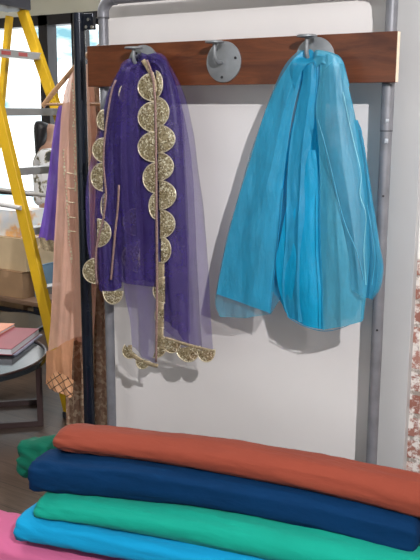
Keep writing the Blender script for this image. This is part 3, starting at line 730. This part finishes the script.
# violet kurta behind
ku = thing('hanging_tunic', 'violet silk tunic with gold hem hanging behind the peach scarf', 'tunic', (RX, .44, 1.0))
m = M()
panel(m, [[(60,104,0),(57,110,0),(52,140,0),(47,180,0),(43,215,0),(40,238,0)],
          [(66,103,.01),(62,130,.016),(58,180,.016),(54,225,.014),(51,241,.012)],
          [(76,100,0),(76,140,0),(74,190,0),(72,243,0)],[(96,90,.006),(98,140,.01),(99,190,.01),(100,243,.01)]], nc=50, rip=.008, fr_=4.2, Y0=.42, seed=14)
m.build('cloth', [MAT['kurta']], ku, True, angle=180)
m = M()
panel(m, [[(40,237,0),(39,248,0)],[(51,240,.012),(51,252,.012)],[(72,242,0),(72,253,0)],[(100,242,.01),(100,253,.01)]], nr=8, nc=40, rip=.006, fr_=4.2, Y0=.416, seed=14)
m.build('gold_hem', MAT['hem'], ku, True, angle=180)['label'] = 'gold brocade hem band'
# brown brocade dupatta at the right of the post
bd = thing('brocade_scarf', 'brown brocade scarf with gold beads, hanging between black post and left pipe', 'scarf', (-.06, .38, .6))
m = M()
panel(m, [[(70,92,0),(70,200,0),(68,300,0),(67,400,0),(68,460,0)],[(80,80,.01),(82,200,.012),(80,300,.012),(78,400,.012),(78,462,.01)],
          [(90,74,0),(93,200,0),(93,300,0),(92,400,0),(92,464,0)],[(99,80,.008),(106,200,.01),(109,300,.01),(110,400,.01),(111,462,.01)]], nc=50, rip=.008, fr_=4., Y0=.37, seed=15)
m.build('cloth', [MAT['brocade']], bd, True, angle=180)
ribbon([(88,50+30),(91,200),(92,320),(91,440)], 4, .335, MAT['hem'], 'gold_edging', bd)
m = M()
panel(m, [[(84,90,0),(85,200,0),(86,300,0),(87,440,0)],[(88,80,.006),(89,200,.006),(90,300,.006),(90,440,.006)]], nc=12, rip=.003, fr_=2., Y0=.345, seed=16)
m.build('plain_lining', [MAT['orange']], bd, True, angle=180)['label'] = 'plain tan strip along the edge'

# ------------------------------------------------------------------ stepladder
def line_at(p, q, z): t = (z-p.z)/(q.z-p.z); return p.lerp(q, t)
YBp, YCp = .55, .97
b0, b1 = at(70, 412, YBp), at(6, 140, YBp)
c0_, c1_ = at(53.5, 100, YCp), at(23, 12, YCp)
print('ladder', b0, b1, c0_, c1_)
slope = ((b1.x-b0.x)/(b1.z-b0.z)+(c1_.x-c0_.x)/(c1_.z-c0_.z))/2
ZT = c1_.z+.01
def front_x(z, far): 
    return (b0.x+(b1.x-b0.x)/(b1.z-b0.z)*(z-b0.z)) if not far else c1_.x+(c1_.x-c0_.x)/(c1_.z-c0_.z)*(z-c1_.z)
ld = thing('stepladder', 'tall yellow fibreglass stepladder with grey metal steps, standing by the window', 'ladder', (front_x(1, 0)-.3, .75, 0))
def rail(p, q, wd, dp, name, mat=MAT['yellow'], par=None, wdir=Vector((1,0,0))):
    d = (q-p).normalized(); a = (wdir-d*wdir.dot(d)).normalized(); b = d.cross(a); m = M()
    m.obox((p+q)/2, a*wd/2, b*dp/2, d*(q-p).length/2); return m.build(name, mat, par or ld, False, bevel=.003)
for far, Y, wd in ((0, YBp, .062), (1, YCp, .058)):
    p = Vector((front_x(0, far), Y, 0)); q = Vector((front_x(ZT, far), Y, ZT)); r_ = rail(p, q, wd, .03, 'front_rail')
    m = M(); m.box((p.x-.04, Y-.022, 0), (p.x+.04, Y+.022, .03)); m.build('rubber_foot', MAT['cap'], ld, False, bevel=.004)
# rear rails
a1, a0 = at(9.5, 16, YCp-.04), at(1.5, 100, YCp-.04)
sl = (a1.x-a0.x)/(a1.z-a0.z)
sl = max(sl, .12)
for Y, ox in ((YCp-.04, 0), (YBp+.04, front_x(ZT, 0)-front_x(ZT, 1))):
    q = Vector((a1.x+ox, Y, a1.z)); p = Vector((a1.x+ox-sl*a1.z, Y, 0)); rail(p, q, .036, .026, 'rear_rail')
    m = M(); m.box((p.x-.03, Y-.02, 0), (p.x+.03, Y+.02, .03)); m.build('rubber_foot', MAT['cap'], ld, False, bevel=.004)
    for s2 in ((.35),):
        pass
for z in (.45, .95, 1.4):
    m = M(); xq1 = a1.x-sl*(a1.z-z); xo = xq1+front_x(ZT, 0)-front_x(ZT, 1)
    m.tube([(xo, YBp+.04, z), (xq1, YCp-.04, z)], .01, 10); m.build('rear_brace', MAT['alu'], ld)
# cap
m = M(); xc = front_x(ZT, 1); xn = front_x(ZT, 0)
def skewbox(m, x0, x1, z0, z1, ov=.03, mi=0):
    y0, y1 = YBp-ov, YCp+ov
    vs = [(x0+xn-xc, y0, z0), (x1+xn-xc, y0, z0), (x1, y1, z0), (x0, y1, z0), (x0+xn-xc, y0, z1), (x1+xn-xc, y0, z1), (x1, y1, z1), (x0, y1, z1)]
    m.add(vs, [(0,3,2,1),(4,5,6,7),(0,1,5,4),(1,2,6,5),(2,3,7,6),(3,0,4,7)], mi)
skewbox(m, xc-.14, xc+.035, ZT-.002, ZT+.06); m.build('top_cap', MAT['cap'], ld, False, bevel=.006)
m = M(); skewbox(m, xc-.12, xc-.02, ZT+.055, ZT+.10, -.03); m.build('tool_tray', MAT['capgrey'], ld, False, bevel=.006)
# steps, placed along the rails
zs = [zrow(front_x(1.65, 1), YCp, 54), zrow(front_x(1.4, 1), YCp, 110), zrow(front_x(1.15, 1), YCp, 165)]
dz = (zs[0]-zs[2])/2; print('steps', zs, dz)
zz = [zs[0]-dz*k for k in range(7)]
for k, z in enumerate(zz):
    if z < .1: continue
    m = M(); xn_, xf_ = front_x(z, 0), front_x(z, 1)
    vs = []
    for zq in (z-.03, z+.006):
        for (x, y) in ((xn_-.035, YBp), (xn_+.03, YBp), (xf_+.03, YCp), (xf_-.035, YCp)): vs.append((x, y, zq))
    m.add(vs, [(0,3,2,1),(4,5,6,7),(0,1,5,4),(1,2,6,5),(2,3,7,6),(3,0,4,7)])
    st = m.build('step', MAT['alu'], ld, False, bevel=.002)
    if k == 0:
        for px in (6, 23):
            t = .30 if px == 6 else .62
            x = xn_+.031+(xf_-xn_)*t; y = YBp+(YCp-YBp)*t; dd = Vector((xf_-xn_, YCp-YBp, 0)).normalized()
            m = M(); m.obox((x, y, z-.012), dd*.035, Vector((dd.y, -dd.x, 0))*.001, Vector((0,0,.009))); m.build('red_sticker', MAT['red'], st, False)
# spreader
q = at(21, 208, YBp-.02); xq1 = a1.x-sl*(a1.z-q.z)+front_x(ZT, 0)-front_x(ZT, 1)
m = M(); m.tube([q, Vector((xq1, YBp+.0, q.z+.03))], .011, 12); m.build('spreader', MAT['capgrey'], ld)
q2 = Vector((front_x(q.z, 1), YCp-.02, q.z)); m = M(); m.tube([q2, Vector((a1.x-sl*(a1.z-q.z), YCp-.04, q.z+.03))], .011, 12); m.build('spreader', MAT['capgrey'], ld)

# ------------------------------------------------------------------ coffee table and books
foot = atz(45, 431, 0); TR = .40
TX, TY = foot.x, foot.y
ztop = zrow(TX, TY, 366)+.0
dirl = Vector((-1, -.15, 0)).normalized()
c_t = at(47, 352, TY); zt2 = ztop
edge = atz(47, 352, zt2); 
rightd = ray(45,355); rightd.z = 0; rightd.normalize(); rightd = Vector((rightd.y, -rightd.x, 0))
cen = edge - rightd*TR; cen.z = 0
print('table z', ztop, 'centre', cen, 'foot', foot)
tb = thing('coffee_table', 'low round glossy black coffee table on a dark looped frame', 'table', (cen.x, cen.y, 0))
m = M(); m.tube([(cen.x, cen.y, zt2-.024), (cen.x, cen.y, zt2-.004), (cen.x, cen.y, zt2)], [TR, TR, TR-.004], 72); m.build('tabletop', MAT['tabletop'], tb)
m = M()
rimp = [(cen.x+(TR-.006)*math.cos(2*PI*k/72), cen.y+(TR-.006)*math.sin(2*PI*k/72), zt2+.003) for k in range(73)]
m.tube(rimp, .006, 8, cap=False); m.build('raised_rim', MAT['tableleg'], tb)
d0 = ray(45, 355); d0.z = 0; d0.normalize(); rt_ = Vector((d0.y, -d0.x, 0)); cen = edge-rt_*TR; cen.z = 0; rr = TR-.012; hz = (zt2-.024)/2
for sg in (1, -1):
    ends = []
    for sx_ in (1, -1):
        d = rt_*math.cos(.40)*sx_-d0*math.sin(.40)*sg; p = cen+d*rr; ends.append(p)
        m = M(); m.obox(p+Vector((0,0,hz)), rt_*.014, d0*.014, Vector((0,0,hz))); m.build('leg', MAT['tableleg'], tb, False, bevel=.002)
    m = M(); m.obox((ends[0]+ends[1])/2+Vector((0,0,.014)), rt_*((ends[0]-ends[1]).length/2), d0*.013, Vector((0,0,.014))); m.build('base_bar', MAT['tableleg'], tb, False, bevel=.002)

def book(name, label, corner, u, v, lu, lv, th, cover, z0):
    """corner: near right corner on the table; u runs along the spine edge, v across"""
    c = corner.copy(); c.z = z0; u = u.normalized(); v = v.normalized()
    t_ = thing(name, label, 'book', c+u*lu/2+v*lv/2, 'books on the coffee table')
    def pl(z0_, z1_, e): 
        m = M(); m.obox(c+u*lu/2+v*lv/2+Vector((0,0,(z0_+z1_)/2)), u*(lu/2-e), v*(lv/2-e), Vector((0,0,(z1_-z0_)/2))); return m
    pl(0, .003, 0).build('back_cover', cover, t_, False); pl(.003, th-.003, .003).build('page_block', MAT['pages'], t_, False); pl(th-.003, th, 0).build('front_cover', cover, t_, False)
    return t_
zb0 = zt2+.001
k1 = atz(12, 357, zb0); k2 = atz(39.5, 336, zb0)
u = (k2-k1); u.z = 0; lu = u.length; v = Vector((-u.y, u.x, 0)); v = v if v.x < 0 else -v
print('book', lu)
book('book', 'lilac booklet lying under the maroon book on the black table', k1+u.normalized()*.03-v.normalized()*.012, u, v, lu-.02, .16, .008, MAT['lilac'], zb0)
book('book', 'thick maroon book with white pages lying on the black table', k1, u, v, lu, .21, .032, MAT['maroon'], zb0+.008)
k3 = atz(2, 334, zb0+.04); k4 = atz(15, 326.5, zb0+.04)
u2 = k4-k3; u2.z = 0
book('book', 'orange and white book lying on top of the maroon book', k3-u2*.3, u2, v, max(.12, u2.length*1.3), .14, .016, MAT['orangecover'], zb0+.0405)

# second low round table further back
s0 = atz(46, 323, .25); Rs = .27; cs = s0-R0*Rs
st = thing('side_table', 'low round dark table with glossy top behind the coffee table', 'table', (cs.x, cs.y, 0))
m = M(); m.tube([(cs.x, cs.y, .225), (cs.x, cs.y, .245), (cs.x, cs.y, .25)], [Rs, Rs, Rs-.005], 64); m.build('tabletop', MAT['tabletop'], st)
for k in range(3):
    a = k*2*PI/3+.4; m = M(); m.tube([(cs.x+.75*Rs*math.cos(a), cs.y+.75*Rs*math.sin(a), .225), (cs.x+.85*Rs*math.cos(a), cs.y+.85*Rs*math.sin(a), 0)], .012, 10); m.build('leg', MAT['tableleg'], st)

# ------------------------------------------------------------------ shelf and boxes by the window
SY = 1.62
def bz(py, px=20, Y=SY): return at(px, py, Y).z
zsh = bz(300); xs1 = at(38, 300, SY).x
sh = thing('low_shelf', 'low brown wooden shelf on black legs carrying cardboard boxes', 'shelf', (xs1-.6, SY+.17, 0))
m = M(); m.box((xs1-1.2, SY, zsh-.03), (xs1, SY+.34, zsh)); m.build('shelf_board', MAT['shelfwood'], sh, False, bevel=.003)
for (x, y) in ((xs1-.03, SY+.02), (xs1-.03, SY+.32), (xs1-1.17, SY+.02), (xs1-1.17, SY+.32)):
    m = M(); m.box((x-.018, y-.018, 0), (x+.018, y+.018, zsh-.03)); m.build('leg', MAT['black'], sh, False)
m = M(); m.box((xs1-1.17, SY+.012, .10), (xs1-.03, SY+.03, .13)); m.build('cross_bar', MAT['black'], sh, False)
def carton(label, x0, x1, z0, z1, y0, dp, mat, name='cardboard_box', cat='box', tape=True, grp='boxes on and under the low shelf'):
    t_ = thing(name, label, cat, ((x0+x1)/2, y0+dp/2, z0), grp)
    m = M(); m.box((x0, y0, z0), (x1, y0+dp, z1)); m.build('body', mat, t_, False, bevel=.003)
    xm_, ym_ = (x0+x1)/2, y0+dp/2
    m = M(); m.box((x0-.002, y0-.002, z1-.001), (x1+.002, ym_-.002, z1+.003)); m.build('lid_flap', mat, t_, False)
    m = M(); m.box((x0-.002, ym_+.002, z1-.001), (x1+.002, y0+dp+.002, z1+.003)); m.build('lid_flap', mat, t_, False)
    if tape:
        m = M(); m.box((x0+.01, ym_-.025, z1+.003), (x1-.01, ym_+.025, z1+.0036)); m.build('tape', MAT['tape'], t_, False)
    return t_
xb1 = at(22.5, 285, SY+.03).x; zb1 = bz(274)
carton('brown cardboard box on the shelf board, beneath the larger pale box', xb1-.42, xb1, zsh, zb1, SY+.03, .3, MAT['card'])
zb2 = bz(241); xb2 = at(26, 255, SY+.05).x
carton('large pale cardboard box stacked on the brown box by the ladder', xb2-.5, xb2, zb1+.0045, zb2, SY+.05, .28, MAT['cardlight'])
zp = bz(214); xp_ = at(23, 225, SY+.08).x
carton('white box printed in orange and lilac, topmost of the stack by the window', xp_-.4, xp_, zb2+.0045, zp, SY+.08, .24, MAT['print'], 'printed_box', tape=False)
xbl = at(36, 280, SY+.12).x
carton('small blue-grey box standing beside the brown cardboard box', xb1+.02, xbl, zsh, bz(269), SY+.12, .2, MAT['bluebox'], 'blue_box', tape=False)
xb3 = at(23.5, 312, SY+.06).x
carton('brown cardboard box on the floor under the shelf, left', xb3-.4, xb3, .0, zsh-.05, SY+.06, .25, MAT['card'])
carton('pale cardboard box on the floor under the shelf beside the brown one', xb3+.02, xs1-.07, .0, zsh-.075, SY+.08, .23, MAT['cardlight'])

# ------------------------------------------------------------------ person by the window
PYp = 2.24; pc = at(49, 170, PYp); px_ = pc.x
pe = None
def skin_body(name, verts, edges, mat, parent, root=0, sub=2):
    me = bpy.data.meshes.new(name); me.from_pydata([v[:3] for v in verts], edges, []); me.update(); me.materials.append(mat)
    o = bpy.data.objects.new(name, me); COL.objects.link(o)
    md = o.modifiers.new('skin', 'SKIN'); md.use_smooth_shade = True
    if not me.skin_vertices: me.skin_vertices.new()
    for i, v in enumerate(verts):
        me.skin_vertices[0].data[i].radius = (v[3], v[4] if len(v) > 4 else v[3]); me.skin_vertices[0].data[i].use_root = (i == root)
    s = o.modifiers.new('sub', 'SUBSURF'); s.levels = sub; s.render_levels = sub
    for p in me.polygons: p.use_smooth = True
    if parent: o.parent = parent
    return o
ztp = zrow(px_, PYp, 119); S = ztp/1.62
V = [(0,0,.90,.14,.10),(0,0,1.05,.12,.09),(0,0,1.20,.14,.095),(0,0,1.33,.13,.08),(0,.0,1.41,.045,.045),(0,-.01,1.47,.05,.055),(0,-.015,1.53,.078,.088),(0,-.01,1.585,.06,.07),
     (-.17,0,1.33,.048),(-.22,.01,1.06,.036),(-.20,-.12,.90,.027),(-.195,-.16,.84,.024),
     (.17,0,1.33,.048),(.22,.01,1.06,.036),(.20,-.12,.90,.027),(.195,-.16,.84,.024),
     (-.09,0,.80,.085),(-.10,0,.46,.055),(-.10,.01,.09,.036),(-.105,-.12,.035,.03),
     (.09,0,.80,.085),(.10,0,.46,.055),(.10,.01,.09,.036),(.105,-.12,.035,.03)]
E_ = [(0,1),(1,2),(2,3),(3,4),(4,5),(5,6),(6,7),(3,8),(8,9),(9,10),(10,11),(3,12),(12,13),(13,14),(14,15),(0,16),(16,17),(17,18),(18,19),(0,20),(20,21),(21,22),(22,23)]
for sgn, b in ((-1, 11), (1, 15)):
    for k, (dx, ln) in enumerate(((-.022,.055),(-.008,.065),(.008,.062),(.02,.05))):
        i = len(V); V.append((sgn*.195+dx, -.185, .815, .008)); V.append((sgn*.195+dx*1.3, -.19-.01, .815-ln*.55, .0075)); V.append((sgn*.195+dx*1.35, -.185, .815-ln, .0065))
        E_ += [(b, i), (i, i+1), (i+1, i+2)]
    i = len(V); V.append((sgn*.195-sgn*.03, -.18, .83, .009)); V.append((sgn*.195-sgn*.042, -.195, .80, .008)); E_ += [(b, i), (i, i+1)]
rz_ = Matrix.Rotation(2.3, 3, 'Z')
def pw(v): 
    q = rz_ @ Vector(v[:3])*S; return (q.x+px_, q.y+PYp, q.z)+tuple(r*S for r in v[3:])
pe = skin_body('person', [pw(v) for v in V], E_, MAT['skin'], None)
tag(pe, 'person with dark hair in a white floral blouse and black trousers, standing by window', 'person')
def bl(vs, ed, mat, nm, root=0): return skin_body(nm, [pw(v) for v in vs], ed, mat, pe, root)
bl([(0,0,.86,.185,.14),(0,0,1.0,.16,.125),(0,0,1.18,.165,.12),(0,0,1.33,.145,.10),(0,0,1.385,.06,.06),(-.18,0,1.325,.072),(-.225,.01,1.08,.06),(-.205,-.11,.93,.052),(.18,0,1.325,.072),(.225,.01,1.08,.06),(.205,-.11,.93,.052)],
   [(0,1),(1,2),(2,3),(3,4),(3,5),(5,6),(6,7),(3,8),(8,9),(9,10)], MAT['floral'], 'blouse')
bl([(0,0,.90,.155,.115),(-.09,0,.78,.105),(-.10,0,.46,.08),(-.10,.01,.10,.07),(.09,0,.78,.105),(.10,0,.46,.08),(.10,.01,.10,.07)], [(0,1),(1,2),(2,3),(0,4),(4,5),(5,6)], MAT['trouser'], 'trousers')
bl([(0,.02,1.60,.075,.085),(0,.045,1.54,.092,.085),(0,.06,1.45,.085,.06),(0,.075,1.33,.07,.04),(0,.08,1.24,.04,.03)], [(0,1),(1,2),(2,3),(3,4)], MAT['hair'], 'hair')
for s in (-1, 1):
    m = M(); c = Vector(pw((s*.03, -.098, 1.53))[:3]); r = .011*S
    m.tube([c+Vector((0,0,-r)), c+Vector((0,0,-r*.5)), c, c+Vector((0,0,r*.5)), c+Vector((0,0,r))], [.002, r*.9, r, r*.9, .002], 10)
    m.build('eye', MAT['eye'], None).parent = pe
m = M(); c = [Vector(pw(v)[:3]) for v in ((0,-.10,1.535),(0,-.118,1.505),(0,-.112,1.498))]; m.tube(c, [.006, .012, .008], 10); m.build('nose', MAT['skin'], None).parent = pe
m = M(); c = [Vector(pw(v)[:3]) for v in ((-.022,-.094,1.478),(0,-.102,1.477),(.022,-.094,1.478))]; m.tube(c, [.002, .006, .002], 10); m.build('mouth', MAT['lip'], None).parent = pe

# ------------------------------------------------------------------ light
def area(name, loc, target, sx_, sy_, power, col):
    l = bpy.data.lights.new(name, 'AREA'); l.shape = 'RECTANGLE'; l.size = sx_; l.size_y = sy_; l.energy = power; l.color = col
    o = bpy.data.objects.new(name, l); COL.objects.link(o); o.location = loc
    o.rotation_euler = (Vector(target)-Vector(loc)).to_track_quat('-Z', 'Y').to_euler(); return o
# ceiling spotlight up to the right, throws the crisp shadows on the wall
ld_ = Vector((.95, -1, .55)); tgt = Vector((.65, 0, 1.28)); 
sl_ = bpy.data.lights.new('ceiling_spotlight', 'SPOT'); sl_.energy = 500; sl_.spot_size = math.radians(120); sl_.spot_blend = .3; sl_.shadow_soft_size = .025; sl_.color = (1, .965, .955)
so = bpy.data.objects.new('ceiling_spotlight', sl_); COL.objects.link(so); so.location = tgt+ld_*2.55
so.rotation_euler = (tgt-so.location).to_track_quat('-Z', 'Y').to_euler()
print('spot', so.location)
area('ceiling_fill', (1.0, -2.2, CEIL-.03), (1.0, -2.2, 0), 2.4, 1.6, 20, (.95, .97, 1))  # unseen fill light, added to lift the ambient level
area('ceiling_fill', (-1.5, 0.2, CEIL-.03), (-1.5, 0.2, 0), 1.6, 1.6, 60, (1, .97, .92))  # unseen fill light, added to brighten the rack and ladder side
area('front_fill', (.5, YF+.1, 1.4), (.5, 0, 1.3), 4.5, 2.2, 24, (.86, .93, 1))  # added soft fill from behind the camera, in front of a solid wall

sc.view_settings.view_transform = 'Standard'; sc.view_settings.look = 'None'; sc.view_settings.exposure = 0; sc.view_settings.gamma = 1
sc.view_settings.use_curve_mapping = False
sc.cycles.use_denoising = True
sc.cycles.max_bounces = 10; sc.cycles.transparent_max_bounces = 24; sc.cycles.sample_clamp_indirect = 6
